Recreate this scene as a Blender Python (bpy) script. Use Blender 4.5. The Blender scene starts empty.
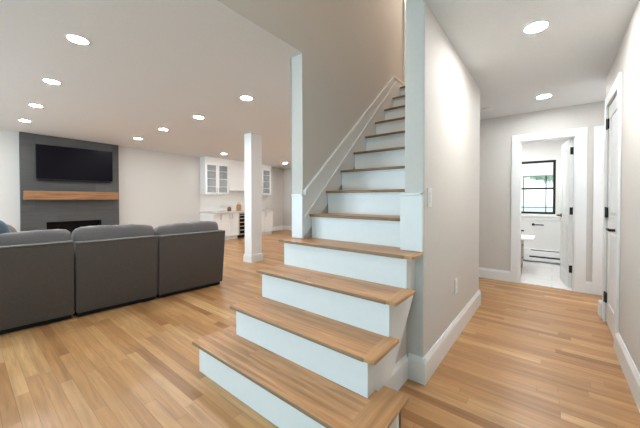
import bpy, bmesh, math, random
from mathutils import Vector, Matrix
R = math.radians
scene = bpy.context.scene
col = scene.collection

# ------------------------------------------------------------------ camera
cam_data = bpy.data.cameras.new('camera')
cam = bpy.data.objects.new('camera', cam_data); col.objects.link(cam)
cam_data.sensor_width = 36.0
cam_data.sensor_fit = 'HORIZONTAL'
cam_data.lens = 290.02 / 640 * 36
cam_data.shift_y = -0.0177
cam_data.clip_start = 0.05
cam.location = (0, 0, 1.1287)
cam.rotation_euler = (R(90 - 0.8), 0, 0.676397)
scene.camera = cam

# ------------------------------------------------------------------ world
world = bpy.data.worlds.new('world'); scene.world = world
world.use_nodes = True
wn = world.node_tree.nodes; wl = world.node_tree.links
bg = wn['Background']
sky = wn.new('ShaderNodeTexSky'); sky.sky_type = 'HOSEK_WILKIE'; sky.turbidity = 6
sky.sun_direction = (0.3, -0.5, 0.8)
mixw = wn.new('ShaderNodeMix'); mixw.data_type = 'RGBA'
mixw.inputs[0].default_value = 0.75
wl.new(sky.outputs[0], mixw.inputs[6])
mixw.inputs[7].default_value = (0.9, 0.97, 1.0, 1)
wl.new(mixw.outputs[2], bg.inputs[0])
bg.inputs[1].default_value = 1.0

# ------------------------------------------------------------------ daylight through the windows behind the camera, lamps and added fill lights
def area_light(name, loc, rot, sx, sy, power, color):
    d = bpy.data.lights.new(name, 'AREA'); d.shape = 'RECTANGLE'
    d.size = sx; d.size_y = sy; d.energy = power; d.color = color
    o = bpy.data.objects.new(name, d); o.location = loc; o.rotation_euler = rot
    col.objects.link(o); return o
area_light('front_door_daylight', (-0.75, -1.9, 1.35), (R(90), 0, 0), 1.9, 2.1, 13, (0.38, 0.83, 1.0))
area_light('living_room_window_daylight', (-5.0, -2.95, 1.4), (R(98), 0, 0), 3.6, 1.7, 85, (0.64, 0.85, 1.0))
area_light('kitchen_window_daylight', (-3.2, 7.25, 1.4), (R(-90), 0, 0), 1.8, 1.2, 22, (0.98, 0.97, 0.95))
area_light('foyer_fill', (-1.1, .7, 4.85), (0, 0, 0), 0.7, 0.7, 13, (1.0, 0.84, 0.66))  # unseen fill added to brighten the stairwell and its risers
area_light('front_hall_fill', (.15, -1.9, 1.2), (R(90), 0, 0),  .4, 1.9, 3, (0.6, 0.9, 1.0))  # fill added behind the camera for the low hall walls
area_light('kitchen_fill', (-4.6, 5.7, 2.15), (0, 0, 0), 0.6, 0.6, 7, (1.0, 0.92, 0.82))  # unseen fill added to lift the walls at the kitchen end
area_light('upstairs_lamp', (-1.05, 4.9, 4.7), (0, 0, 0), 0.5, 0.5, 18, (1.0, 0.86, 0.72))
area_light('bathroom_fill', (-0.35, 5.5, 2.2), (0, 0, 0), 0.4, 0.4, 9, (1.0, 0.98, 0.95))  # unseen light added to make the bathroom bright
area_light('hall_side_fill', (1.2, 4.2, 1.3), (R(90), 0, R(90)), 0.7, 1.6, 4, (0.97, 0.98, 1.0))  # added fill in the recess for the far end of the hall
LAMP_STRENGTH = 142.0
HALL_STRENGTH = 205.0

scene.view_settings.view_transform = 'Standard'
scene.view_settings.look = 'None'
scene.view_settings.gamma = 1.0
scene.view_settings.use_curve_mapping = False
scene.view_settings.exposure = 1.2

# ------------------------------------------------------------------ materials
def new_mat(name):
    m = bpy.data.materials.new(name); m.use_nodes = True
    nt = m.node_tree; return m, nt, nt.nodes['Principled BSDF']
def paint(name, rgb, rough=0.6, bump=0.02, scale=60, var=0.02, metallic=0.0, spec=0.4):
    m, nt, b = new_mat(name)
    tc = nt.nodes.new('ShaderNodeTexCoord')
    n = nt.nodes.new('ShaderNodeTexNoise'); n.inputs['Scale'].default_value = scale; n.inputs['Detail'].default_value = 3
    nt.links.new(tc.outputs['Object'], n.inputs['Vector'])
    ramp = nt.nodes.new('ShaderNodeValToRGB')
    ramp.color_ramp.elements[0].position = 0.3; ramp.color_ramp.elements[1].position = 0.7
    ramp.color_ramp.elements[0].color = tuple(c * (1 - var) for c in rgb) + (1,)
    ramp.color_ramp.elements[1].color = tuple(min(1, c * (1 + var)) for c in rgb) + (1,)
    nt.links.new(n.outputs['Fac'], ramp.inputs[0]); nt.links.new(ramp.outputs[0], b.inputs['Base Color'])
    if bump:
        bp = nt.nodes.new('ShaderNodeBump'); bp.inputs['Strength'].default_value = bump; bp.inputs['Distance'].default_value = 0.01
        nt.links.new(n.outputs['Fac'], bp.inputs['Height']); nt.links.new(bp.outputs[0], b.inputs['Normal'])
    b.inputs['Roughness'].default_value = rough; b.inputs['Metallic'].default_value = metallic
    b.inputs['Specular IOR Level'].default_value = spec
    return m
def emit(name, rgb, s):
    m, nt, b = new_mat(name)
    b.inputs['Base Color'].default_value = (0.8, 0.8, 0.8, 1)
    b.inputs['Emission Color'].default_value = tuple(rgb) + (1,); b.inputs['Emission Strength'].default_value = s
    return m
def glass(name, rgb, gloss, opacity=0.0):
    m, nt, b = new_mat(name)
    out = nt.nodes['Material Output']
    tr = nt.nodes.new('ShaderNodeBsdfTransparent'); tr.inputs[0].default_value = tuple(rgb) + (1,)
    b.inputs['Base Color'].default_value = (0.5, 0.53, 0.53, 1); b.inputs['Roughness'].default_value = 0.05
    mx = nt.nodes.new('ShaderNodeMixShader'); mx.inputs[0].default_value = gloss
    nt.links.new(tr.outputs[0], mx.inputs[1]); nt.links.new(b.outputs[0], mx.inputs[2]); nt.links.new(mx.outputs[0], out.inputs[0])
    return m
def planks(name, width, length, tones, rot=0.0, rough=0.35, seam=0.0009, grain=1.15, seam_dark=0.45):
    """wood boards running along local x; every board has its own tone and grain"""
    m, nt, b = new_mat(name); N = nt.nodes.new; L = nt.links.new
    def math_(op, a, c=None, clamp=False):
        n = N('ShaderNodeMath'); n.operation = op; n.use_clamp = clamp
        for i, v in enumerate((a, c)):
            if v is None: continue
            if isinstance(v, (int, float)): n.inputs[i].default_value = v
            else: L(v, n.inputs[i])
        return n.outputs[0]
    tc = N('ShaderNodeTexCoord'); mp = N('ShaderNodeMapping'); mp.inputs['Rotation'].default_value = (0, 0, rot)
    L(tc.outputs['Object'], mp.inputs['Vector'])
    sp = N('ShaderNodeSeparateXYZ'); L(mp.outputs[0], sp.inputs[0])
    v = math_('DIVIDE', sp.outputs['Y'], width); row = math_('FLOOR', v); fv = math_('FRACT', v)
    wn1 = N('ShaderNodeTexWhiteNoise'); wn1.noise_dimensions = '1D'; L(row, wn1.inputs['W'])
    off = math_('MULTIPLY', wn1.outputs['Value'], 7.3)
    u = math_('ADD', math_('DIVIDE', sp.outputs['X'], length), off); cell = math_('FLOOR', u); fu = math_('FRACT', u)
    cx = N('ShaderNodeCombineXYZ'); L(row, cx.inputs[0]); L(cell, cx.inputs[1])
    wn2 = N('ShaderNodeTexWhiteNoise'); wn2.noise_dimensions = '2D'; L(cx.outputs[0], wn2.inputs['Vector'])
    ramp = N('ShaderNodeValToRGB'); cr = ramp.color_ramp
    while len(cr.elements) < len(tones): cr.elements.new(0.5)
    for i, t in enumerate(tones):
        cr.elements[i].position = i / (len(tones) - 1); cr.elements[i].color = tuple(t) + (1,)
    L(wn2.outputs['Value'], ramp.inputs[0])
    # grain
    gv = N('ShaderNodeCombineXYZ')
    L(math_('MULTIPLY', sp.outputs['X'], 2.2), gv.inputs[0])
    L(math_('ADD', math_('MULTIPLY', sp.outputs['Y'], 34.0), math_('MULTIPLY', wn2.outputs['Value'], 41.0)), gv.inputs[1])
    L(math_('MULTIPLY', sp.outputs['Z'], 34.0), gv.inputs[2])
    g = N('ShaderNodeTexNoise'); g.inputs['Scale'].default_value = 1.0; g.inputs['Detail'].default_value = 5; g.inputs['Roughness'].default_value = 0.6
    g.inputs['Distortion'].default_value = 0.6
    L(gv.outputs[0], g.inputs['Vector'])
    gr = N('ShaderNodeMapRange'); gr.inputs['From Min'].default_value = 0.3; gr.inputs['From Max'].default_value = 0.7
    gr.inputs['To Min'].default_value = 1 - 0.22 * grain; gr.inputs['To Max'].default_value = 1 + 0.12 * grain
    L(g.outputs['Fac'], gr.inputs['Value'])
    mul = N('ShaderNodeVectorMath'); mul.operation = 'SCALE'; L(ramp.outputs[0], mul.inputs[0]); L(gr.outputs[0], mul.inputs['Scale'])
    # seams
    e1 = math_('MINIMUM', fv, math_('SUBTRACT', 1.0, fv)); s1 = math_('LESS_THAN', e1, seam / width)
    e2 = math_('MINIMUM', fu, math_('SUBTRACT', 1.0, fu)); s2 = math_('LESS_THAN', e2, seam / length)
    sm = math_('MAXIMUM', s1, s2)
    k = math_('SUBTRACT', 1.0, math_('MULTIPLY', sm, seam_dark))
    mul2 = N('ShaderNodeVectorMath'); mul2.operation = 'SCALE'; L(mul.outputs[0], mul2.inputs[0]); L(k, mul2.inputs['Scale'])
    L(mul2.outputs[0], b.inputs['Base Color'])
    bp = N('ShaderNodeBump'); bp.inputs['Strength'].default_value = 0.08; bp.inputs['Distance'].default_value = 0.004
    L(math_('SUBTRACT', g.outputs['Fac'], sm), bp.inputs['Height']); L(bp.outputs[0], b.inputs['Normal'])
    b.inputs['Roughness'].default_value = rough; b.inputs['Specular IOR Level'].default_value = 0.4
    return m
def tiles(name, rgb, line, w, h, lw, rough, axes='YZ', streak=0.15, nscale=(3, 25)):
    m, nt, b = new_mat(name); N = nt.nodes.new; L = nt.links.new
    tc = N('ShaderNodeTexCoord'); sp = N('ShaderNodeSeparateXYZ'); L(tc.outputs['Object'], sp.inputs[0])
    cb = N('ShaderNodeCombineXYZ'); L(sp.outputs[axes[0]], cb.inputs[0]); L(sp.outputs[axes[1]], cb.inputs[1])
    br = N('ShaderNodeTexBrick'); L(cb.outputs[0], br.inputs['Vector'])
    br.inputs['Scale'].default_value = 1.0; br.inputs['Brick Width'].default_value = w; br.inputs['Row Height'].default_value = h
    br.inputs['Mortar Size'].default_value = lw; br.inputs['Mortar Smooth'].default_value = 0.1
    br.inputs['Color1'].default_value = tuple(rgb) + (1,)
    br.inputs['Color2'].default_value = tuple(c * (1 - streak) for c in rgb) + (1,)
    br.inputs['Mortar'].default_value = tuple(line) + (1,)
    mp = N('ShaderNodeMapping'); mp.inputs['Scale'].default_value = (nscale[0], nscale[1], 1); L(cb.outputs[0], mp.inputs[0])
    n = N('ShaderNodeTexNoise'); n.inputs['Scale'].default_value = 1; n.inputs['Detail'].default_value = 5; L(mp.outputs[0], n.inputs['Vector'])
    mr = N('ShaderNodeMapRange'); mr.inputs['To Min'].default_value = 1 - streak; mr.inputs['To Max'].default_value = 1 + streak
    L(n.outputs['Fac'], mr.inputs['Value'])
    mul = N('ShaderNodeVectorMath'); mul.operation = 'SCALE'; L(br.outputs[0], mul.inputs[0]); L(mr.outputs[0], mul.inputs['Scale'])
    L(mul.outputs[0], b.inputs['Base Color']); b.inputs['Roughness'].default_value = rough
    return m
def fabric(name, rgb, scale=260, var=0.25):
    m = paint(name, rgb, rough=0.9, bump=0.25, scale=scale, var=var, spec=0.15)
    b = m.node_tree.nodes['Principled BSDF']
    b.inputs['Sheen Weight'].default_value = 0.25; b.inputs['Sheen Roughness'].default_value = 0.5
    return m

M = {}
M['wall'] = paint('greige_wall_paint', (0.62, 0.59, 0.553), 0.7)
M['ceil'] = paint('ceiling_paint', (0.73, 0.735, 0.735), 0.8)
M['trim'] = paint('white_trim_paint', (0.80, 0.81, 0.81), 0.35, bump=0.008, scale=25, var=0.01)
M['cab'] = paint('white_cabinet_paint', (0.80, 0.79, 0.77), 0.4, bump=0.0, var=0.01)
M['floor'] = planks('oak_floor_boards', 0.062, 0.85,
    [(0.32, 0.148, 0.055), (0.44, 0.222, 0.086), (0.48, 0.254, 0.103), (0.52, 0.285, 0.12), (0.39, 0.192, 0.073), (0.61, 0.365, 0.17)], rough=0.34)
M['tread'] = planks('oak_tread_boards', 0.105, 3.0,
    [(0.47, 0.24, 0.105), (0.56, 0.295, 0.135), (0.51, 0.265, 0.118)], rough=0.36, seam=0.0004, seam_dark=0.25, grain=1.9)
M['tread_end'] = planks('oak_tread_end_boards', 0.09, 3.0,
    [(0.46, 0.24, 0.105), (0.52, 0.285, 0.13)], rot=R(90), rough=0.36, seam=0.0003, seam_dark=0.2, grain=1.2)
M['nosing'] = planks('shaded_dark_oak_nosing', 0.2, 3.0, [(0.22, 0.125, 0.06), (0.26, 0.15, 0.075)], rough=0.4, seam=0.0)  # darker stain, with the shadow under the tread edge put into the colour
M['nosing_shaded'] = planks('shaded_oak_nosing', 0.2, 3.0, [(0.27, 0.175, 0.10), (0.31, 0.20, 0.115)], rough=0.4, seam=0.0)  # lower front edges; the rounded edge's own shade is painted into the tone
M['mantel'] = planks('rustic_mantel_timber', 0.4, 5.0, [(0.25, 0.115, 0.048), (0.29, 0.14, 0.06)], rot=R(90), rough=0.6, seam=0.0, grain=2.2)
M['slate'] = tiles('slate_tile', (0.072, 0.070, 0.067), (0.05, 0.049, 0.048), 0.6, 0.3, 0.004, 0.55, 'YZ', 0.25)
M['firebox'] = paint('firebox_black', (0.006, 0.005, 0.005), 0.7, var=0.3, scale=20, spec=0.1)
M['black'] = paint('black_metal', (0.010, 0.010, 0.011), 0.4, bump=0.0, var=0.05, spec=0.25)
M['tv'] = paint('tv_screen_black', (0.006, 0.005, 0.008), 0.3, bump=0.0, var=0.02, spec=0.06)
M['sofa'] = fabric('charcoal_sofa_fabric', (0.092, 0.074, 0.064))
M['sofa_cush'] = fabric('grey_cushion_fabric', (0.165, 0.146, 0.143))
M['sofa_edge_highlight'] = fabric('painted_edge_highlight', (0.25, 0.235, 0.225))  # paler tone paints the light caught on the back's top edge
M['pillow_blue'] = fabric('blue_pillow_fabric', (0.075, 0.105, 0.135))
M['pillow_tan'] = fabric('taupe_pillow_fabric', (0.22, 0.17, 0.135))
M['plastic'] = paint('white_plastic', (0.80, 0.79, 0.77), 0.35, bump=0.0, var=0.01)
M['lamp'] = emit('lamp_diffuser', (0.93, 0.975, 1.0), LAMP_STRENGTH)
M['hall_lamp'] = emit('hall_lamp_diffuser', (1.0, 0.985, 0.97), HALL_STRENGTH)
M['marble'] = tiles('marble_floor_tile', (0.80, 0.80, 0.79), (0.62, 0.62, 0.62), 0.6, 0.3, 0.004, 0.2, 'XY', 0.05, (3, 5))
M['wainscot'] = paint('white_bathroom_wall', (0.80, 0.80, 0.79), 0.5)
M['pane'] = glass('clear_pane', (0.97, 0.99, 0.98), 0.06)
M['cabpane'] = glass('cabinet_pane', (0.92, 0.94, 0.94), 0.22)
M['nickel'] = paint('brushed_nickel', (0.35, 0.33, 0.31), 0.35, bump=0, metallic=0.9)
M['backsplash'] = tiles('white_backsplash_tile', (0.78, 0.76, 0.73), (0.68, 0.66, 0.64), 0.2, 0.075, 0.002, 0.25, 'YZ', 0.02)
M['counter'] = paint('stone_countertop', (0.62, 0.585, 0.55), 0.25, bump=0, scale=30, var=0.06)
M['shade'] = paint('white_roller_shade', (0.85, 0.85, 0.84), 0.8, bump=0.05, scale=200)
bs = M['shade'].node_tree.nodes['Principled BSDF']; bs.inputs['Transmission Weight'].default_value = 0.0
M['vanity'] = paint('tan_wood_vanity', (0.45, 0.33, 0.21), 0.5, scale=20, var=0.12)
M['brown'] = paint('brown_canister', (0.16, 0.06, 0.035), 0.4, bump=0)
M['cream'] = paint('cream_jar', (0.70, 0.62, 0.48), 0.4, bump=0)
M['amber'] = paint('amber_jar', (0.42, 0.22, 0.08), 0.3, bump=0)
M['leaf'] = paint('leaf_green', (0.50, 0.66, 0.54), 0.7, scale=9, var=0.4)
M['bark'] = paint('bark_brown', (0.12, 0.08, 0.05), 0.9, scale=14, var=0.3)
M['lawn'] = paint('lawn_green', (0.62, 0.70, 0.66), 0.9, scale=6, var=0.2)

# ------------------------------------------------------------------ mesh builder
class MB:
    def __init__(s): s.bm = bmesh.new()
    def box(s, x0, x1, y0, y1, z0, z1, bev=0.0, seg=2, sel=None):
        t = bmesh.new()
        vs = [t.verts.new((x, y, z)) for x in (x0, x1) for y in (y0, y1) for z in (z0, z1)]
        for f in ((0, 1, 3, 2), (4, 6, 7, 5), (0, 4, 5, 1), (2, 3, 7, 6), (0, 2, 6, 4), (1, 5, 7, 3)):
            t.faces.new([vs[i] for i in f])
        if bev:
            ed = [e for e in t.edges if sel is None or sel(e.verts[0].co, e.verts[1].co)]
            bmesh.ops.bevel(t, geom=ed, offset=bev, segments=seg, affect='EDGES', profile=0.5)
        s._add(t); return s
    def prism(s, pts, axis, a0, a1, bev=0.0, seg=2, sel=None):
        """pts: polygon in the other two axes (x,y / x,z / y,z order)"""
        t = bmesh.new()
        def mk(p, a):
            return {'X': (a, p[0], p[1]), 'Y': (p[0], a, p[1]), 'Z': (p[0], p[1], a)}[axis]
        A = [t.verts.new(mk(p, a0)) for p in pts]; B = [t.verts.new(mk(p, a1)) for p in pts]
        n = len(pts); t.faces.new(A); t.faces.new(B[::-1])
        for i in range(n): t.faces.new((A[i], B[i], B[(i + 1) % n], A[(i + 1) % n]))
        if bev:
            ed = [e for e in t.edges if sel is None or sel(e.verts[0].co, e.verts[1].co)]
            bmesh.ops.bevel(t, geom=ed, offset=bev, segments=seg, affect='EDGES', profile=0.5)
        s._add(t); return s
    def hexa(s, b, t_):
        """bottom quad and top quad"""
        t = bmesh.new(); A = [t.verts.new(p) for p in b]; B = [t.verts.new(p) for p in t_]
        t.faces.new(A); t.faces.new(B[::-1])
        for i in range(4): t.faces.new((A[i], B[i], B[(i + 1) % 4], A[(i + 1) % 4]))
        s._add(t); return s
    def lathe(s, prof, c=(0, 0, 0), axis='Z', seg=28):
        t = bmesh.new(); rings = []
        for r, z in prof:
            ring = []
            for k in range(seg):
                a = 2 * math.pi * k / seg; p = (r * math.cos(a), r * math.sin(a), z)
                if axis == 'Y': p = (p[0], p[2], p[1])
                if axis == 'X': p = (p[2], p[0], p[1])
                ring.append(t.verts.new((p[0] + c[0], p[1] + c[1], p[2] + c[2])))
            rings.append(ring)
        for a, b in zip(rings, rings[1:]):
            for k in range(seg): t.faces.new((a[k], a[(k + 1) % seg], b[(k + 1) % seg], b[k]))
        t.faces.new(rings[0]); t.faces.new(rings[-1][::-1])
        s._add(t); return s
    def cushion(s, c, sx, sy, sz, n=4.0, cuts=9, rot=None, crown=0.0):
        t = bmesh.new(); bmesh.ops.create_cube(t, size=2)
        bmesh.ops.subdivide_edges(t, edges=t.edges[:], cuts=cuts, use_grid_fill=True)
        for v in t.verts:
            k = (abs(v.co.x) ** n + abs(v.co.y) ** n + abs(v.co.z) ** n) ** (1 / n)
            p = v.co / k
            zz = p.z * sz * (1 + crown * (math.cos(p.x * 1.5) - 0.5))
            q = Vector((p.x * sx, p.y * sy, zz))
            q += Vector((0, 0, 0.006 * math.sin(9 * p.x + 3 * p.y)))
            if rot: q = rot @ q
            v.co = q + Vector(c)
        for f in t.faces: f.smooth = True
        s._add(t); return s
    def _add(s, t):
        bmesh.ops.recalc_face_normals(t, faces=t.faces[:])
        me = bpy.data.meshes.new('tmp'); t.to_mesh(me); t.free(); s.bm.from_mesh(me); bpy.data.meshes.remove(me)
    def build(s, name, mat, parent=None, smooth=False, label=None, kind=None):
        me = bpy.data.meshes.new(name); s.bm.to_mesh(me); s.bm.free(); me.materials.append(mat)
        if smooth:
            for p in me.polygons: p.use_smooth = True
            me.set_sharp_from_angle(angle=R(35))
        o = bpy.data.objects.new(name, me); col.objects.link(o)
        if parent: o.parent = parent
        if label: o['label'] = label
        if kind: o['kind'] = kind
        return o
def tag(o, label, cat, group=None, kind=None):
    if label: o['label'] = label
    if cat: o['category'] = cat
    if group: o['group'] = group
    if kind: o['kind'] = kind
    return o
def thing(name, label, cat, loc=(0, 0, 0), rz=0.0, group=None):
    o = bpy.data.objects.new(name, None); o.empty_display_size = 0.1; col.objects.link(o)
    o.location = loc; o.rotation_euler = (0, 0, rz); return tag(o, label, cat, group)
def struct(name, mb, mat, label=None, cat=None, **k):
    o = mb.build(name, mat, **k); o['kind'] = 'structure'
    return tag(o, label, cat or name.rsplit('_', 1)[0].replace('_', ' '))
def struct_root(name, label, cat, loc=(0, 0, 0)):
    o = thing(name, label, cat, loc); o['kind'] = 'structure'; return o
def copy_tree(o, parent=None):
    c = o.copy(); col.objects.link(c)
    if parent: c.parent = parent
    for ch in list(o.children): copy_tree(ch, c)
    return c

def ceil_z(y): return 2.352 - 0.02 * y
WY = 1.77            # front plane of the walls either side of the staircase
SLX, SRX = -1.60, -0.735   # stairwell inner faces
HX = -0.61           # hall face of the wall beside the stairs
RX = 0.385           # right wall of the hall

# ------------------------------------------------------------------ floor and ceilings
struct('floor', MB().box(-7.9, 1.5, -3.2, 4.74, -0.12, 0.0).box(-7.9, -1.68, 4.74, 7.5, -0.12, 0.0), M['floor'], 'oak strip floor running through living room and hall', 'floor')
def slab(x0, x1, y0, y1, th=0.12, n=1):
    m = MB()
    m.hexa([(x0, y0, ceil_z(y0)), (x1, y0, ceil_z(y0)), (x1, y1, ceil_z(y1)), (x0, y1, ceil_z(y1))],
           [(x0, y0, ceil_z(y0) + th), (x1, y0, ceil_z(y0) + th), (x1, y1, ceil_z(y1) + th), (x0, y1, ceil_z(y1) + th)])
    return m
c1 = slab(-7.9, SLX - .001, -3.2, WY)
c1.hexa([(-7.9, WY, ceil_z(WY)), (-1.66, WY, ceil_z(WY)), (-1.66, 7.5, ceil_z(7.5)), (-7.9, 7.5, ceil_z(7.5))],
        [(-7.9, WY, ceil_z(WY) + .12), (-1.66, WY, ceil_z(WY) + .12), (-1.66, 7.5, ceil_z(7.5) + .12), (-7.9, 7.5, ceil_z(7.5) + .12)])
struct('ceiling_living_room', c1, M['ceil'], 'flat painted ceiling over the living room and kitchen', 'ceiling')
c2 = slab(-0.62, 1.5, -2.0, 3.47)
c2.hexa([(-.735, 3.47, ceil_z(3.47)), (1.5, 3.47, ceil_z(3.47)), (1.5, 4.74, ceil_z(4.74)), (-.735, 4.74, ceil_z(4.74))],
        [(-.735, 3.47, ceil_z(3.47) + .12), (1.5, 3.47, ceil_z(3.47) + .12), (1.5, 4.74, ceil_z(4.74) + .12), (-.735, 4.74, ceil_z(4.74) + .12)])
c2.hexa([(-1.62, 3.41, 2.118), (-.735, 3.41, 2.118), (-.735, 3.97, ceil_z(3.97)), (-1.62, 3.97, ceil_z(3.97))],
        [(-1.62, 3.41, 2.145), (-.735, 3.41, 2.145), (-.735, 3.97, ceil_z(3.97) + .03), (-1.62, 3.97, ceil_z(3.97) + .03)])
c2.hexa([(-1.62, 3.97, ceil_z(3.97)), (-.735, 3.97, ceil_z(3.97)), (-.735, 4.74, ceil_z(4.74)), (-1.62, 4.74, ceil_z(4.74))],
        [(-1.62, 3.97, ceil_z(3.97) + .12), (-.735, 3.97, ceil_z(3.97) + .12), (-.735, 4.74, ceil_z(4.74) + .12), (-1.62, 4.74, ceil_z(4.74) + .12)])
struct('ceiling_hall', c2, M['ceil'], 'painted ceiling over the hallway on the right', 'ceiling')
struct('ceiling_upstairs', MB().box(-1.9, 1.5, -2.1, 6.7, 4.9, 5.0), M['ceil'], 'high ceiling above the stairwell', 'ceiling')

# ------------------------------------------------------------------ walls
def vert_front(a, b): return abs(a.y - WY) < 1e-4 and abs(b.y - WY) < 1e-4 and abs(a.x - b.x) < 1e-4 and abs(a.z - b.z) > 1
zz = ceil_z(WY)
struct('wall_stairwell_left', MB().prism([(-2.1, ceil_z(-2.1) + .001), (WY, zz + .001), (WY, 0), (7.4, 0), (7.4, 4.9), (-2.1, 4.9)], 'X', -1.732, SLX,
       bev=0.012, seg=3, sel=lambda a, b: vert_front(a, b) and max(a.z, b.z) < 2.5), M['wall'], 'painted wall rising left of the staircase above the wide opening', 'wall', smooth=False)
struct('wall_hall_left', MB().box(SRX, HX, WY, 3.47, 0, 4.9, bev=0.008, sel=vert_front), M['wall'], 'painted wall between the staircase and the hallway', 'wall')
struct('wall_foyer_upper', MB().box(SRX, HX, -2.0, WY, ceil_z(-2) + .0, 4.9), M['wall'], 'upper foyer wall above the hallway ceiling', 'wall')
struct('wall_under_stairs', MB().box(SLX, SRX, 3.40, 3.47, 0, 2.117), M['wall'], 'wall closing the space below the stairs', 'wall')
struct('wall_foyer_back', MB().box(-1.75, 1.5, -2.1, -2.0, 0, 4.9), M['wall'], 'front wall of the foyer', 'wall')
DY0, DY1, DZ = 3.10, 3.69, 1.96
struct('wall_right', MB().box(RX, RX + .11, -2.0, DY0, 0, 2.5).box(RX, RX + .11, DY0, DY1, DZ, 2.5).box(RX, RX + .11, DY1, 3.87, 0, 2.5), M['wall'], 'painted wall along the right side of the hallway', 'wall')
BY = 4.69
BX0, BX1, BZ = -0.346, 0.207, 1.885
struct('wall_hall_end', MB().box(-1.62, BX0, BY, BY + .1, 0, 2.5).box(BX0, BX1, BY, BY + .1, BZ, 2.5).box(BX1, 1.5, BY, BY + .1, 0, 2.5), M['wall'], 'painted wall at the end of the hallway', 'wall')
struct('wall_hall_side', MB().box(1.4, 1.5, -2.0, 4.69, 0, 2.5), M['wall'], 'far side wall of the hallway recess', 'wall')
struct('wall_closet_back', MB().box(1.0, 1.05, 2.2, 3.87, 0, 2.4).box(RX + .11, 1.0, 3.80, 3.87, 0, 2.4).box(RX + .11, 1.0, 2.2, 2.27, 0, 2.4), M['wall'], 'walls of the closet behind the hall door', 'wall')
KX = -7.6
struct('wall_living_left', MB().box(KX - .12, KX, -3.2, 7.35, 0, 2.5), M['wall'], 'long living room wall behind the fireplace', 'wall')
struct('wall_kitchen_end', MB().box(KX, -1.75, 7.35, 7.47, 0, 2.5), M['wall'], 'beige wall at the far end of the kitchen', 'wall')
struct('wall_living_back', MB().box(KX, -1.75, -3.2, -3.05, 0, 2.5).box(-1.75, -1.65, -3.2, -2.0, 0, 2.5), M['wall'], 'living room front wall', 'wall')
# upper floor
struct('floor_upstairs', MB().box(SLX, SRX, 3.70, 6.6, 2.46, 2.585).box(SRX, 1.5, 3.47, 6.6, 2.46, 2.585), M['floor'], 'upper landing floor at the top of the stairs', 'floor')
struct('wall_upstairs', MB().box(-1.6, 1.5, 6.5, 6.6, 2.58, 4.9).box(-0.3, -0.2, 3.6, 6.5, 2.585, 4.9), M['wall'], 'wall of the upstairs landing', 'wall')
struct('trim_1', MB().box(SLX, SLX + .02, 3.795, 3.90, 2.585, 4.6, bev=.003), M['trim'], 'white upstairs door casing glimpsed beyond the stairs', 'trim')

# ------------------------------------------------------------------ baseboards
def bb_prof(h=0.155, t=0.018):   # (out, z)
    return [(0, 0), (t, 0), (t, h - .028), (t * .75, h - .018), (t * .6, h - .012), (t * .35, h), (0, h)]
def baseboard_run(mb, p0, p1, out, h=0.155, t=0.018):
    """p0,p1 plan points on the wall face, out = plan unit vector away from the wall"""
    pr = bb_prof(h, t); tb = bmesh.new()
    A = [tb.verts.new((p0[0] + o * out[0], p0[1] + o * out[1], z)) for o, z in pr]
    B = [tb.verts.new((p1[0] + o * out[0], p1[1] + o * out[1], z)) for o, z in pr]
    n = len(pr); tb.faces.new(A); tb.faces.new(B[::-1])
    for i in range(n): tb.faces.new((A[i], B[i], B[(i + 1) % n], A[(i + 1) % n]))
    mb._add(tb); return mb
b = MB(); baseboard_run(b, (HX, WY - .017), (HX, 3.487), (1, 0)); baseboard_run(b, (-0.70, WY), (HX + .017, WY), (0, -1)); baseboard_run(b, (HX + .017, 3.47), (-1.6, 3.47), (0, 1))
struct('baseboard_hall_left', b, M['trim'], 'tall white baseboard along the wall beside the stairs', 'baseboard')
b = MB(); baseboard_run(b, (RX, -2.0), (RX, DY0 - .09), (-1, 0))
struct('baseboard_hall_right', b, M['trim'], 'white baseboard along the right wall', 'baseboard')
b = MB(); baseboard_run(b, (RX + .02, 3.87), (RX + .11, 3.87), (0, 1), .145); b.box(RX - .034, RX, 3.76, 3.888, 0, .15, bev=.012)
struct('baseboard_hall_corner', b, M['trim'], 'short white baseboard block wrapping the wall corner past the door', 'baseboard')
b = MB(); baseboard_run(b, (-1.6, BY), (BX0 - .092, BY), (0, -1), .14); baseboard_run(b, (BX1 + .108, BY), (.37, BY), (0, -1), .14); baseboard_run(b, (.98, BY), (1.4, BY), (0, -1), .14)
struct('baseboard_hall_end', b, M['trim'], 'white baseboard on the wall beside the bathroom door', 'baseboard')
b = MB(); baseboard_run(b, (KX, -3.0), (KX, .72), (1, 0)); baseboard_run(b, (KX, 2.23), (KX, 4.15), (1, 0)); baseboard_run(b, (KX, 6.45), (KX, 7.35), (1, 0)); baseboard_run(b, (KX, 7.35), (-1.75, 7.35), (0, -1))
struct('baseboard_living', b, M['trim'], 'white baseboard around the living room and kitchen walls', 'baseboard')
# wainscot boards wrapping the feet of the two wall ends on the fourth step
def post_panel(name, x0, x1, label):
    m = MB(); m.box(x0, x1, WY - .014, WY + .0, .803, 1.165, bev=.003)
    w = .016
    m.box(x1 - w, x1, WY - .021, WY - .012, .803, 1.165, bev=.003)
    m.box(x0, x1, WY - .021, WY - .012, 1.165 - w, 1.165, bev=.003)
    return struct(name, m, M['trim'], label, 'trim')
post_panel('trim_2', -0.757, -0.612, 'white board panel at the foot of the wall end right of the stairs')
post_panel('trim_3', -1.715, -1.588, 'white board panel at the foot of the wall end left of the stairs')

# ------------------------------------------------------------------ staircase
RISE, RUN, Y4 = 0.2, 0.22773, 1.606
def nose(k): return Y4 + (k - 4) * RUN
st = thing('staircase', 'white staircase with oak treads, lowest four steps flaring into the room', 'stairs', (-1.15, 0.95, 0))
ox, oy = -1.15, 0.95
TH = 0.020
def q(x): return x - ox
def w(y): return y - oy
def tread_edge(a, b):  # round the front and side nosings
    return True
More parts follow.
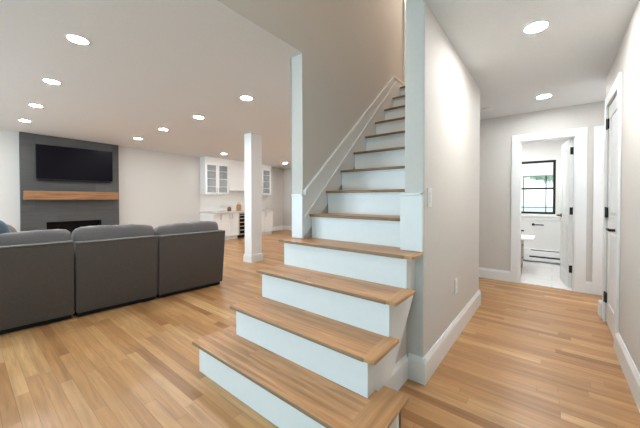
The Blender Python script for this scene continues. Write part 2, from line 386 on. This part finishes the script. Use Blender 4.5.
# step 1: wide starter step
m = MB(); m.box(q(-1.826), q(-0.59), w(0.943), w(1.26), .2 - TH, .2, bev=.005, seg=2)
m.box(q(-1.826), q(-1.69), w(1.24), w(1.317), .2 - TH, .2, bev=.004)
t1 = m.build('tread', M['tread'], st)
MB().box(q(-1.8255), q(-.5885), w(.941), w(.949), .2 - TH - .001, .1985, bev=.003).build('nosing', M['nosing_shaded'], t1, label='front nosing, darker with its own shade painted in')
m = MB(); m.prism([(q(-0.65), w(1.317)), (q(-0.65), w(1.02)), (q(-0.588), w(0.943)), (q(-0.518), w(0.943)), (q(-0.518), w(1.317))], 'Z', .2 - TH, .201, bev=.006, seg=3)
m.build('tread_return', M['tread_end'], t1)
m = MB(); m.box(q(-1.795), q(-0.55), w(0.975), w(0.99), 0, .2 - TH); m.box(q(-1.795), q(-1.78), w(.99), w(1.29), 0, .2 - TH); m.box(q(-0.565), q(-0.55), w(.99), w(1.29), 0, .2 - TH)
m.box(q(-.70), q(-.55), w(1.275), w(1.29), 0, .2 - TH); m.box(q(-1.795), q(-1.68), w(1.275), w(1.29), 0, .2 - TH)
m.build('riser', M['trim'], st)
for k in (2, 3, 4):
    y0 = nose(k); y1 = nose(k + 1) + .045
    if k == 4: y1 = WY - .001
    xr = -0.613
    m = MB(); m.box(q(-1.712), q(xr - .055), w(y0), w(y1), k * RISE - TH, k * RISE, bev=.005, seg=2)
    if k == 4: m.box(q(SLX + .002), q(SRX - .002), w(WY - .004), w(nose(5) + .04), k * RISE - TH, k * RISE)
    t = m.build('tread', M['tread'], st)
    MB().box(q(-1.7115), q(xr - .0565), w(y0 - .002), w(y0 + .006), k * RISE - TH - .001, k * RISE - .0015, bev=.003).build('nosing', M['nosing_shaded'], t, label='front nosing, darker with its own shade painted in')
    m = MB(); m.prism([(q(xr - .075), w(y1)), (q(xr - .075), w(y0 + .09)), (q(xr - .056), w(y0)), (q(xr), w(y0)), (q(xr), w(y1))], 'Z', k * RISE - TH, k * RISE + .0008, bev=.006, seg=3)
    m.build('tread_return', M['tread_end'], t)
    m = MB(); m.box(q(-1.684), q(-0.664), w(y0 + .03), w(y0 + .045), (k - 1) * RISE, k * RISE - TH)
    m.build('riser', M['trim'], st)
# closed sides of the flared steps
fb = .032
prof = [(nose(2) + fb, .2), (nose(2) + fb, .4 - TH - .001), (nose(3) + fb, .4 - TH - .001), (nose(3) + fb, .6 - TH - .001), (nose(4) + fb, .6 - TH - .001), (nose(4) + fb, .8 - TH - .001), (WY - .001, .8 - TH - .001)]
m = MB(); m.prism([(w(a), b) for a, b in prof] + [(w(WY - .001), .555), (w(1.30), .02), (w(nose(2) + fb), .02)], 'X', q(-0.69), q(-0.6645))
m.build('stringer', M['trim'], st)
m = MB(); m.prism([(w(a), b) for a, b in prof] + [(w(WY - .001), 0), (w(nose(2) + fb), 0)], 'X', q(-1.6835), q(-1.66))
m.build('side_panel', M['trim'], st)
m = MB(); m.prism([(w(a), b) for a, b in prof] + [(w(WY - .001), 0), (w(nose(2) + fb), 0)], 'X', q(-.74), q(-.716))
m.build('understair_panel', M['wall'], st, label='greige painted panel recessed under the steps')
m = MB(); baseboard_run(m, (q(-.716), w(1.29)), (q(-.716), w(WY - .019)), (1, 0)); m.build('understair_baseboard', M['trim'], st)
# upper flight
for k in range(5, 14):
    y0 = nose(k); y1 = nose(k + 1) + .045 if k < 13 else y0 + .12
    m = MB(); m.box(q(SLX + .014), q(SRX - .002), w(y0 + .003), w(y1), k * RISE - TH, k * RISE, bev=.004, seg=2)
    t = m.build('tread', M['tread'], st)
    MB().box(q(SLX + .0141), q(SRX - .0021), w(y0 - .004), w(y0 + .012), k * RISE - TH - .002, k * RISE - .001, bev=.006, seg=3).build('nosing', M['nosing'], t, label='darker stained rounded tread nosing with edge shadow painted in')
    m = MB(); m.box(q(SLX + .014), q(SRX - .002), w(y0 + .03), w(y0 + .045), (k - 1) * RISE, k * RISE - TH)
    m.box(q(SLX + .014), q(SRX - .002), w(y0 + .018), w(y0 + .03), k * RISE - TH - .016, k * RISE - TH, bev=.003)
    m.build('riser', M['trim'], st)
# skirt board with cap moulding on the left stairwell wall
def zt(y): return 1.208 + (y - 1.781) * (2.69 - 1.208) / (3.468 - 1.781)
YP = 3.468
top = [(WY + .002, zt(WY)), (YP, zt(YP)), (YP + .35, zt(YP))]
m = MB(); m.prism([(w(a), b) for a, b in top] + [(w(YP + .35), 2.585), (w(3.69), 2.56), (w(3.69), 2.4), (w(WY + .002), .82)], 'X', q(SLX + .001), q(SLX + .013))
sk = m.build('skirt_board', M['trim'], st)
m = MB()
cap = .03
m.prism([(w(WY + .002), zt(WY)), (w(YP), zt(YP)), (w(YP), zt(YP) - cap * 1.3), (w(WY + .002), zt(WY) - cap * 1.3)], 'X', q(SLX + .0015), q(SLX + .026), bev=.004)
m.prism([(w(YP), zt(YP)), (w(YP + .35), zt(YP)), (w(YP + .35), zt(YP) - cap), (w(YP), zt(YP) - cap)], 'X', q(SLX + .0015), q(SLX + .026), bev=.004)
off = .205
zl = lambda y: 1.205 + .938 * (y - 2.009)
m.prism([(w(1.785), zl(1.785)), (w(3.56), zl(3.56)), (w(3.56), zl(3.56) - .022), (w(1.785), zl(1.785) - .022)], 'X', q(SLX + .0015), q(SLX + .022), bev=.003)
m.build('cap_moulding', M['trim'], sk)

# ------------------------------------------------------------------ bathroom door, casing and hall doors
cs = .094
dr = struct_root('door_1', 'white bathroom door standing open at the end of the hall', 'door', (BX1, BY, 0))
m = MB()
for a, c in ((BX0 - cs, BX0), (BX1, BX1 + cs + .014)): m.box(a - BX1, c - BX1, -.018, 0, 0, BZ, bev=.003)
m.box(BX0 - cs - BX1, cs + .014, -.018, 0, BZ, BZ + cs, bev=.003)
m.build('casing', M['trim'], dr)
m = MB(); m.box(BX0 - BX1, BX0 - BX1 + .012, 0, .1, 0, BZ); m.box(-.012, 0, 0, .1, 0, BZ); m.box(BX0 - BX1 + .012, -.012, 0, .1, BZ - .012, BZ)
m.build('jamb', M['trim'], dr)
def panel_door(width, height, th=.035):
    """leaf from x=0 (hinge) to width, thickness along y, two raised-groove panels both sides"""
    m = MB(); s_, r_ = .10, .11
    mid0, mid1 = height * .44, height * .44 + .11
    m.box(0, s_, 0, th, 0.008, height, bev=.002); m.box(width - s_, width, 0, th, 0.008, height, bev=.002)
    for z0, z1 in ((0.008, .20), (mid0, mid1), (height - r_, height)): m.box(s_, width - s_, 0, th, z0, z1)
    for z0, z1 in ((.20, mid0), (mid1, height - r_)):
        m.box(s_, width - s_, .008, th - .008, z0, z1)
        m.box(s_ + .03, width - s_ - .03, .002, th - .002, z0 + .03, z1 - .03, bev=.006, seg=1)
    return m
def lever(m, x, z, th, dx, side):
    """rose and lever on the face side (-1 for y=0, 1 for y=th)"""
    y = 0 if side < 0 else th
    m.lathe([(.026, 0), (.026, .008 * side), (.011, .010 * side), (.010, .05 * side)], (x, y, z), 'Y', 20)
    m.box(min(x - .008, x + dx), max(x + .008, x + dx), min(y + side * .04, y + side * .056), max(y + side * .04, y + side * .056), z - .009, z + .009, bev=.004)
leaf = bpy.data.objects.new('door_leaf_pivot', None)
bpy.data.objects.remove(leaf)
m = panel_door(.50, 1.868)
lf = m.build('leaf', M['trim'], dr); lf.location = (-.016, .075, 0); lf.rotation_euler = (0, 0, R(98))
m = MB(); lever(m, .44, .90, .035, -.10, 1); lever(m, .44, .90, .035, -.10, -1); m.build('handle', M['black'], lf, smooth=True)
for z in (.25, .975, 1.72):
    m = MB(); m.box(-.013, .0, .046, .074, z - .045, z + .045, bev=.002); m.lathe([(.006, z - .048), (.006, z + .048)], (-.0125, .078, 0), 'Z', 12)
    m.box(-.043, -.0135, .064, .0735, z - .045, z + .045, bev=.001)
    m.build('hinge', M['black'], dr)
# threshold
struct('trim_4', MB().box(BX0, BX1, BY - .005, BY + .1, 0, .008, bev=.002), M['marble'], 'pale stone threshold in the bathroom doorway', 'trim')

d2 = struct_root('door_2', 'white panelled door in the right hallway wall with black hinges', 'door', (RX, DY1, 0))
m = MB()
m.box(-.016, 0, DY0 - .088 - DY1, DY0 - DY1, 0, DZ, bev=.003); m.box(-.016, 0, 0, .085, 0, DZ, bev=.003); m.box(-.016, 0, DY0 - .088 - DY1, .085, DZ, DZ + .088, bev=.003)
m.build('casing', M['trim'], d2)
m = panel_door(DY1 - DY0 - .006, DZ - .006)
lf = m.build('leaf', M['trim'], d2); lf.location = (.004, -.003, 0); lf.rotation_euler = (0, 0, R(-90)); lf.scale = (1, 1, 1)
m = MB(); lever(m, DY1 - DY0 - .04, .885, .035, -.115, -1); 
hd = m.build('handle', M['black'], lf, smooth=True)
for z in (.235, 1.005, 1.80):
    m = MB(); m.box(-.010, .003, -.052, -.012, z - .045, z + .045, bev=.002); m.lathe([(.006, z - .048), (.006, z + .048)], (-.010, -.010, 0), 'Z', 12)
    m.build('hinge', M['black'], d2)
d3 = struct_root('door_3', 'white casing of another door right of the bathroom', 'door', (.47, BY, 0))
m = MB(); m.box(-.1, 0, -.018, 0, 0, 1.885, bev=.003); m.box(.42, .51, -.018, 0, 0, 1.885, bev=.003); m.box(-.1, .51, -.018, 0, 1.885, 1.975, bev=.003); m.build('casing', M['trim'], d3)
m = panel_door(.418, 1.88, .012); lf = m.build('leaf', M['trim'], d3); lf.location = (.001, -.0125, 0)

# ------------------------------------------------------------------ bathroom
PY = 6.45
struct('floor_bathroom', MB().box(-1.5, 1.5, BY + .05, 6.6, -.12, .002), M['marble'], 'white marble tile bathroom floor', 'floor')
WX0, WX1, WZ0, WZ1 = -.78, .037, .858, 1.80
struct('wall_bathroom_back', MB().box(-1.4, WX0, PY, PY + .12, 0, 2.4).box(WX1, .6, PY, PY + .12, 0, 2.4).box(WX0, WX1, PY, PY + .12, 0, WZ0).box(WX0, WX1, PY, PY + .12, WZ1, 2.4), M['wainscot'], 'white bathroom wall with the window', 'wall')
struct('wall_bathroom_side', MB().box(.34, .44, BY + .1, PY, 0, 2.4).box(-1.5, -1.4, BY + .1, PY + .12, 0, 2.4), M['wainscot'], 'white bathroom side walls', 'wall')
struct('ceiling_bathroom', MB().box(-1.5, .6, BY + .1, 6.6, 2.3, 2.4), M['ceil'], 'bathroom ceiling', 'ceiling')
wd = struct_root('window_1', 'black framed bathroom window with grid of bars', 'window', (WX0, PY, WZ0))
WW, WH = WX1 - WX0, WZ1 - WZ0
m = MB(); f = .035
m.box(0, f, .01, .07, 0, WH, bev=.003); m.box(WW - f, WW, .01, .07, 0, WH, bev=.003); m.box(f, WW - f, .01, .07, 0, f, bev=.003); m.box(f, WW - f, .01, .07, WH - f, WH, bev=.003)
m.build('frame', M['black'], wd)
m = MB(); zm = .451
m.box(f, WW - f, .018, .055, zm - .014, zm + .014)
for xx in (.685, .36, .10): m.box(xx - .006, xx + .006, .024, .046, f, WH - f)
m.box(f, WW - f, .024, .046, .112 - .005, .112 + .005)
m.build('muntins', M['black'], wd)
m = MB(); m.box(f, WW - f, .033, .037, f, WH - f); m.build('pane', M['pane'], wd)
m = MB(); t_ = .07
m.box(-t_, 0, -.016, 0, -.03, WH + t_, bev=.003); m.box(WW, WW + t_, -.016, 0, -.03, WH + t_, bev=.003); m.box(0, WW, -.016, 0, WH, WH + t_, bev=.003)
m.box(-t_ - .015, WW + t_ + .015, -.03, .01, -.055, -.03, bev=.004); m.box(-t_, WW + t_, -.014, 0, -.11, -.055, bev=.003)
m.build('casing', M['trim'], wd)
rs = thing('roller_shade', 'white roller shade drawn partway down the bathroom window', 'window shade', (WX0, PY, WZ1))
m = MB(); m.box(.038, WW - .038, .012, .0145, -.25, -.04); m.build('fabric', M['shade'], rs)
m = MB(); m.box(.038, WW - .038, .009, .0175, -.262, -.25, bev=.003); m.build('hem_bar', M['trim'], rs)
# baseboard heater
ht = thing('baseboard_heater', 'low white baseboard heater with dark slots under the bathroom window', 'heater', (-.35, PY, 0))
m = MB(); m.prism([(0, .03), (-.07, .03), (-.07, .135), (-.052, .225), (0, .235)], 'X', -.62, .47, bev=.003); m.build('cover', M['trim'], ht)
m = MB(); m.box(.03, .455, -.0745, -.069, .088, .113); m.box(.05, .445, -.0575, -.048, .208, .2215); m.build('slots', M['black'], ht, label='dark heater slots')
hp = thing('toilet_paper_holder', 'black bar toilet paper holder on the wall below the bathroom window', 'paper holder', (-.27, PY, .665))
m = MB(); m.lathe([(.022, 0), (.022, -.008), (.009, -.01), (.009, -.055)], (0, 0, 0), 'Y', 16); m.build('mount', M['black'], hp, smooth=True)
m = MB(); m.lathe([(.009, -.01), (.009, .15)], (0, -.055, 0), 'X', 14); m.build('bar', M['black'], hp, smooth=True)
vn = thing('bathroom_vanity', 'tan wood bathroom vanity with white top just inside the doorway', 'vanity', (-.785, 5.55, 0))
m = MB(); m.box(-.5, .42, -.25, .25, .12, .504, bev=.004); m.build('body', M['vanity'], vn)
m = MB(); m.box(-.52, .575, -.27, .27, .505, .535, bev=.006); m.build('top', M['trim'], vn)
for x in (-.46, .37):
    for y in (-.22, .2):
        m = MB(); m.box(x, x + .04, y, y + .04, 0, .12); m.build('leg', M['vanity'], vn)
for z in (.20, .40):
    m = MB(); m.box(.42, .432, -.08, .06, z, z + .012, bev=.003); m.build('pull', M['black'], vn)
m = MB(); m.lathe([(.022, 0), (.016, .02), (.012, .10)], (.36, -.05, .535), 'Z', 16); m.box(.36, .44, -.06, -.04, .62, .64, bev=.006); m.build('tap', M['black'], vn, smooth=True)

# outside the bathroom window
struct('ground_outside', MB().box(-30, 30, 6.7, 80, -.4, -.35), M['lawn'], 'lawn outside the bathroom window', 'ground')
random.seed(4)
tr = thing('tree', 'pale green tree outside the bathroom window', 'tree', (.55, 24, -.35))
t = bmesh.new()
for i in range(900):
    a = random.uniform(0, 2 * math.pi); u_ = random.uniform(-1, 1); rr = 1.7 * random.random() ** .33
    c = Vector((rr * math.sqrt(1 - u_ * u_) * math.cos(a) * 1.5, rr * math.sqrt(1 - u_ * u_) * math.sin(a), 3.35 + rr * u_ * .42))
    M3 = Matrix.Rotation(random.uniform(0, 6.28), 3, Vector((random.uniform(-1, 1), random.uniform(-1, 1), random.uniform(-1, 1))).normalized())
    s_ = random.uniform(.2, .34)
    vs = [t.verts.new(c + M3 @ Vector(p) * s_) for p in ((-1, 0, 0), (0, -.5, .1), (1, 0, 0), (0, .5, .1))]
    t.faces.new(vs)
mb = MB(); mb._add(t); mb.build('foliage', M['leaf'], tr)
m = MB(); m.lathe([(.16, 0), (.12, 1.0), (.07, 3.3)], seg=12); m.build('trunk', M['bark'], tr, smooth=True)

# ------------------------------------------------------------------ fireplace and television
FX = -7.5; FY0, FY1 = .70, 2.225
fp = thing('fireplace', 'dark slate tiled fireplace wall with linear firebox', 'fireplace', (FX, 1.5, 0))
def fy(y): return y - 1.5
O0, O1, OZ0, OZ1 = fy(1.04), fy(1.90), .27, .68
zt_ = 2.30
m = MB(); g = .0985
m.box(-g, 0, fy(FY0), O0, 0, zt_); m.box(-g, 0, O1, fy(FY1), 0, zt_); m.box(-g, 0, O0, O1, OZ1, zt_); m.box(-g, 0, O0, O1, 0, OZ0)
m.hexa([(-g, fy(FY0), zt_), (0, fy(FY0), zt_), (0, fy(FY1), zt_), (-g, fy(FY1), zt_)],
       [(-g, fy(FY0), ceil_z(FY0) - .002), (0, fy(FY0), ceil_z(FY0) - .002), (0, fy(FY1), ceil_z(FY1) - .002), (-g, fy(FY1), ceil_z(FY1) - .002)])
m.build('surround', M['slate'], fp)
m = MB(); m.box(-.097, -.09, O0, O1, OZ0, OZ1); m.box(-.09, -.001, O0, O0 + .012, OZ0, OZ1); m.box(-.09, -.001, O1 - .012, O1, OZ0, OZ1); m.box(-.09, -.001, O0, O1, OZ1 - .012, OZ1); m.box(-.09, -.001, O0, O1, OZ0, OZ0 + .03)
m.build('firebox', M['firebox'], fp)
m = MB(); m.box(.001, .17, fy(.73), fy(2.17), 1.105, 1.27, bev=.006); m.build('mantel', M['mantel'], fp, label='rustic oak beam mantel')
tv = thing('television', 'black flat television hung on the slate fireplace wall', 'television', (FX, 1.495, 1.815))
m = MB(); m.box(.035, .07, -.60, .60, -.325, .325, bev=.004); m.build('case', M['black'], tv)
m = MB(); m.box(.0695, .0715, -.592, .592, -.312, .317); m.build('screen', M['tv'], tv)
m = MB(); m.box(.001, .035, -.2, .2, -.15, .15); m.build('wall_bracket', M['black'], tv)
m = MB(); m.box(.03, .055, -.57, .57, -.352, -.325, bev=.003); m.build('soundbar', M['black'], tv)

# ------------------------------------------------------------------ column
cl = thing('support_column', 'square white column standing between living room and kitchen', 'column', (-4.22, 3.33, 0))
m = MB(); m.box(-.098, .098, -.118, .118, 0, ceil_z(3.33) - .001, bev=.004); m.build('shaft', M['trim'], cl)
m = MB(); m.box(-.114, .114, -.134, .134, 0, .115, bev=.003); m.box(-.108, .108, -.128, .128, .115, .135, bev=.004); m.build('plinth', M['trim'], cl)

# ------------------------------------------------------------------ kitchen
UF, LF = -7.30, -6.93     # upper and lower cabinet front planes
def shaker(mb, x, y0, y1, z0, z1, th=.02, fr=.05, panel=True):
    mb.box(x, x + th, y0, y0 + fr, z0, z1, bev=.002); mb.box(x, x + th, y1 - fr, y1, z0, z1, bev=.002)
    mb.box(x, x + th, y0 + fr, y1 - fr, z0, z0 + fr); mb.box(x, x + th, y0 + fr, y1 - fr, z1 - fr, z1)
    if panel: mb.box(x, x + .01, y0 + fr, y1 - fr, z0 + fr, z1 - fr)
def pull_vertical(x, y, z, ln=.12):
    m = MB(); m.box(x + .02, x + .03, y - .006, y + .006, z - ln / 2, z + ln / 2, bev=.003)
    m.box(x, x + .022, y - .005, y + .005, z - ln / 2 + .01, z - ln / 2 + .02); m.box(x, x + .022, y - .005, y + .005, z + ln / 2 - .02, z + ln / 2 - .01); return m
def wall_cabinet(y0, y1, z0, z1, doors, label, glazed):
    c = thing('wall_cabinet', label, 'cabinet', (KX, y0, z0), 0, 'white wall cabinets in the kitchen'); d = UF - KX; h = z1 - z0; L_ = y1 - y0
    m = MB()
    m.box(.001, .015, 0, L_, 0, h); m.box(.015, d - .021, 0, .018, 0, h); m.box(.015, d - .021, L_ - .018, L_, 0, h); m.box(.015, d - .021, .018, L_ - .018, 0, .018); m.box(.015, d - .021, .018, L_ - .018, h - .018, h)
    m.build('carcass', M['cab'], c)
    if glazed:
        for k in range(1, 4):
            m = MB(); z = h * k / 4; m.box(.016, d - .03, .019, L_ - .019, z - .009, z + .009); m.build('shelf', M['cab'], c)
    wd_ = L_ / doors
    for k in range(doors):
        a, b_ = k * wd_ + .002, (k + 1) * wd_ - .002
        m = MB(); shaker(m, d - .02, a, b_, 0, h, panel=not glazed); 
        if glazed:
            mid = (a + b_) / 2
            for j in (1, 2, 3): m.box(d - .014, d - .004, a + .05, b_ - .05, h * j / 4 - .006, h * j / 4 + .006)
        dd = m.build('door', M['cab'], c)
        if glazed:
            m = MB(); m.box(d - .014, d - .010, a + .049, b_ - .049, .049, h - .049); m.build('pane', M['cabpane'], dd)
        py = b_ - .03 if (k == 0 and doors > 1) or (doors == 1) else a + .03
        pull_vertical(d, py if not (doors == 1 and glazed) else a + .03, .11).build('pull', M['nickel'], dd)
    m = MB(); zc = ceil_z((y0 + y1) / 2) - z0
    m.hexa([(.001, 0, h + .001), (d, 0, h + .001), (d, L_, h + .001), (.001, L_, h + .001)], [(.001, 0, ceil_z(y0) - z0 - .001), (d + .02, 0, ceil_z(y0) - z0 - .001), (d + .02, L_, ceil_z(y1) - z0 - .001), (.001, L_, ceil_z(y1) - z0 - .001)])
    m.build('crown', M['cab'], c); return c
wall_cabinet(4.17, 4.90, 1.25, 2.10, 2, 'white wall cabinet with two glazed doors left of the column', True)
wall_cabinet(4.903, 5.46, 1.37, 2.10, 1, 'solid white wall cabinet beside the column', False)
wall_cabinet(5.463, 6.117, 1.37, 2.10, 1, 'solid white wall cabinet hidden mostly behind the column', False)
wall_cabinet(6.12, 6.50, 1.25, 2.10, 1, 'narrow white wall cabinet with one glazed door right of the column', True)
def base_cabinet(y0, y1, label, handles):
    c = thing('base_cabinet', label, 'cabinet', (KX, y0, 0), 0, 'white base cabinets in the kitchen'); d = LF - KX; L_ = y1 - y0
    m = MB(); m.box(.001, d - .021, 0, L_, .09, .735); m.build('carcass', M['cab'], c)
    m = MB(); m.box(.001, d - .07, 0, L_, 0, .09); m.build('toe_kick', M['cab'], c)
    n = len(handles); wd_ = L_ / n
    for k in range(n):
        a, b_ = k * wd_ + .002, (k + 1) * wd_ - .002
        m = MB(); shaker(m, d - .02, a, b_, .10, .73); dd = m.build('door', M['cab'], c)
        pull_vertical(d, (b_ - .035) if handles[k] == 'r' else (a + .035), .64, .13).build('pull', M['nickel'], dd)
    return c
base_cabinet(4.17, 4.42, 'single door white base cabinet at the left end of the counter', ['r'])
base_cabinet(4.423, 4.96, 'double door white base cabinet beside the wine fridge', ['r', 'l'])
base_cabinet(5.39, 5.90, 'white base cabinet hidden mostly behind the column', ['r', 'l'])
base_cabinet(5.903, 6.25, 'white base cabinet right of the column, at the end of the run', ['l'])
wf = thing('wine_fridge', 'undercounter wine fridge with dark glass door beside the column', 'fridge', (KX, 4.965, 0))
m = MB(); d = LF - KX; m.box(.02, d - .04, .0, .42, .02, .735, bev=.004); m.build('body', M['black'], wf)
m = MB(); m.box(d - .035, d - .001, .002, .03, .1, .73); m.box(d - .035, d - .001, .39, .418, .1, .73); m.box(d - .035, d - .001, .03, .39, .1, .13); m.box(d - .035, d - .001, .03, .39, .70, .73); m.build('door_frame', M['nickel'], wf)
m = MB(); m.box(d - .02, d - .012, .031, .389, .131, .699); m.build('door_glass', M['tv'], wf)
for z in (.22, .33, .44, .55, .64):
    m = MB(); m.box(d - .0115, d - .004, .04, .38, z, z + .022); m.build('rack_front', M['vanity'], wf)
m = MB(); m.box(d - .04, d - .03, .01, .41, .02, .09); m.build('grille', M['black'], wf)
ct = MB().box(KX + .001, LF + .025, 4.15, 6.27, .737, .772, bev=.004).build('countertop', M['counter']); tag(ct, 'pale stone countertop along the white kitchen cabinets', 'countertop')
struct('trim_5', MB().box(KX + .0005, KX + .012, 4.17, 6.5, .773, 1.37), M['backsplash'], 'white tile backsplash above the counter', 'trim')
cn = thing('canister', 'small dark brown canister standing on the counter', 'canister', (-7.15, 4.80, .772))
MB().lathe([(.05, 0), (.055, .02), (.055, .09), (.05, .10)]).build('body', M['brown'], cn, smooth=True)
MB().lathe([(.052, .101), (.052, .115), (.015, .122), (.015, .135)]).build('lid', M['brown'], cn, smooth=True)
jr = thing('jar', 'tall amber and cream jar on the counter against the column', 'jar', (-7.15, 5.12, .772))
MB().lathe([(.06, 0), (.07, .03), (.07, .16), (.055, .19)]).build('body', M['amber'], jr, smooth=True)
MB().lathe([(.056, .191), (.062, .20), (.062, .245), (.02, .262)]).build('lid', M['cream'], jr, smooth=True)

# ------------------------------------------------------------------ sofa
so = thing('sectional_sofa', 'long charcoal sectional sofa seen from behind, facing the fireplace', 'sofa', (-3.365, 2.16, 0), R(85.6))
mods = [(-.775, 0), (-1.487, -.781), (-2.30, -1.493)]
bh = [.712, .718, .733]
tops = [(.822, .822), (.842, .842), (.825, .825)]
for i, (a, b_) in enumerate(mods):
    e = .03 if i == 0 else 0.0
    m = MB(); t = bmesh.new()
    m.hexa([(a + .004, 0, .045), (b_ - .004, 0, .045), (b_ - .004, .2, .045), (a + .004, .2, .045)],
           [(a + .004, -.028, bh[i]), (b_ - .004 + e, -.028, bh[i]), (b_ - .004 + e, .17, bh[i]), (a + .004, .17, bh[i])])
    bmesh.ops.bevel(m.bm, geom=m.bm.edges[:], offset=.014, segments=3, affect='EDGES', profile=.5)
    bk = m.build('back_frame', M['sofa'], so, smooth=True)
    m = MB(); r_ = .007
    m.box(a + .012, b_ - .012 + e, -.033, -.021, bh[i] - .007, bh[i] + .005, bev=.005); m.build('edge_highlight', M['sofa_edge_highlight'], bk)  # strip carrying the painted highlight along the top of the back
    m = MB(); m.box(a + .02, b_ - .02, .05, .93, 0.0, .046); m.build('plinth', M['black'], so)
    m = MB(); m.box(a + .004, b_ - .004, .17, .95, .045, .30, bev=.014, seg=3); m.build('seat_frame', M['sofa'], so)
    m = MB(); m.cushion(((a + b_) / 2, .60, .375), (b_ - a) / 2 - .004, .37, .078, n=7); m.build('seat_cushion', M['sofa_cush'], so)
    zt1 = tops[i]; zc = (zt1[0] + zt1[1]) / 2
    rot = Matrix.Rotation(R(9), 3, 'X') @ Matrix.Rotation(math.atan2(zt1[0] - zt1[1], -(b_ - a)) * 0 , 3, 'Y')
    tilt = Matrix.Rotation((-0.035, 0.025, -0.045)[i], 3, 'Y')
    m = MB(); m.cushion(((a + b_) / 2 + (0.018 if i == 0 else 0), .19, zc - .20), (b_ - a) / 2 + (-.012, .002, .002)[i], .115, .20, n=8, rot=tilt @ Matrix.Rotation(R(-6), 3, 'X'), crown=.02)
    m.build('back_cushion', M['sofa_cush'], so)
p1 = MB().cushion((0, 0, 0), .185, .085, .19, n=2.8, crown=.0).build('throw_pillow', M['pillow_blue']); p1.location = (-3.96, .13, .75); p1.rotation_euler = (R(0), R(-12), R(88))
tag(p1, 'steel blue throw pillow at the left end of the sofa', 'pillow', 'throw pillows on the sofa')
p2 = MB().cushion((0, 0, 0), .12, .06, .13, n=2.8).build('throw_pillow', M['pillow_tan']); p2.location = (-4.25, .265, .735); p2.rotation_euler = (0, R(-24), R(84))
tag(p2, 'taupe throw pillow leaning behind the blue one', 'pillow', 'throw pillows on the sofa')

# ------------------------------------------------------------------ recessed lamps, detector, plates
lamps = [(-2.831, .582, 'largest recessed lamp in the living room ceiling, nearest the upper wall edge', 0), (-4.049, .617, 'second recessed lamp from the front in the left row over the sofa', 0),
         (-5.25, .643, 'third recessed lamp from the front in the left row', 0), (-6.404, .658, 'recessed lamp in front of the fireplace, left end of its row', 0),
         (-2.814, 2.127, 'recessed lamp nearest the stair opening, front of the right row', 0), (-4.014, 2.188, 'second recessed lamp in the right row before the column', 0),
         (-5.179, 2.193, 'third recessed lamp in the right row over the bare wall', 0), (-6.358, 2.212, 'recessed lamp right of the television, far end of its row', 0),
         (-6.529, 4.229, 'small recessed lamp above the glazed wall cabinet', 0), (-6.471, 6.34, 'small recessed lamp at the far end of the kitchen beside the stair wall', 0),
         (-.10, 2.484, 'large recessed lamp at the near end of the hallway ceiling', 1), (-.087, 4.10, 'smaller recessed lamp in the hallway ceiling before the bathroom', 1)]
proto = None
_hd = MB().lathe([(.0615, .0005), (.0615, -.0035), (.055, -.005)], seg=36).build('diffuser', M['hall_lamp']); hall_disc = _hd.data; bpy.data.objects.remove(_hd)
for x, y, lab, hall in lamps:
    if proto is None:
        o = proto = thing('recessed_light', lab, 'ceiling light', (x, y, ceil_z(y)))
        MB().lathe([(.062, .001), (.062, -.004), (.071, -.004), (.075, -.001), (.075, .001)], seg=36).build('trim_ring', M['plastic'], o, smooth=True)
        MB().lathe([(.0615, .0005), (.0615, -.0035), (.055, -.005)], seg=36).build('diffuser', M['lamp'], o)
    else:
        o = copy_tree(proto); o.location = (x, y, ceil_z(y)); o['label'] = lab
    o.rotation_euler = (-0.02, 0, 0)
    if hall and y < 3:
        for ch in o.children:
            if ch.name.startswith('diffuser'): ch.data = hall_disc
    o['group'] = 'recessed lamps in the hallway ceiling' if hall else 'recessed lamps in the living room ceiling'
sd = thing('smoke_detector', 'round white smoke detector on the hallway ceiling past the wall corner', 'smoke detector', (-.646, 4.18, ceil_z(4.18)))
MB().lathe([(.062, 0), (.062, -.008), (.054, -.018), (.03, -.022)]).build('housing', M['plastic'], sd, smooth=True)
MB().lathe([(.03, -.0221), (.026, -.026)]).build('sensor_cap', M['plastic'], sd, smooth=True)
sw = thing('light_switch', 'white wall switch beside the stairs at the hallway corner', 'switch', (HX, 1.865, 1.135))
MB().box(0, .006, -.037, .037, -.06, .06, bev=.002).build('plate', M['plastic'], sw)
MB().box(.006, .011, -.016, .016, -.033, .033, bev=.002).build('rocker', M['plastic'], sw)
ou = thing('wall_outlet', 'white electrical outlet low on the wall beside the stairs', 'outlet', (HX, 2.52, .42))
MB().box(0, .006, -.037, .037, -.06, .06, bev=.002).build('plate', M['plastic'], ou)
MB().box(.006, .009, -.018, .018, .006, .042, bev=.002).box(.006, .009, -.018, .018, -.042, -.006, bev=.002).build('socket', M['plastic'], ou)
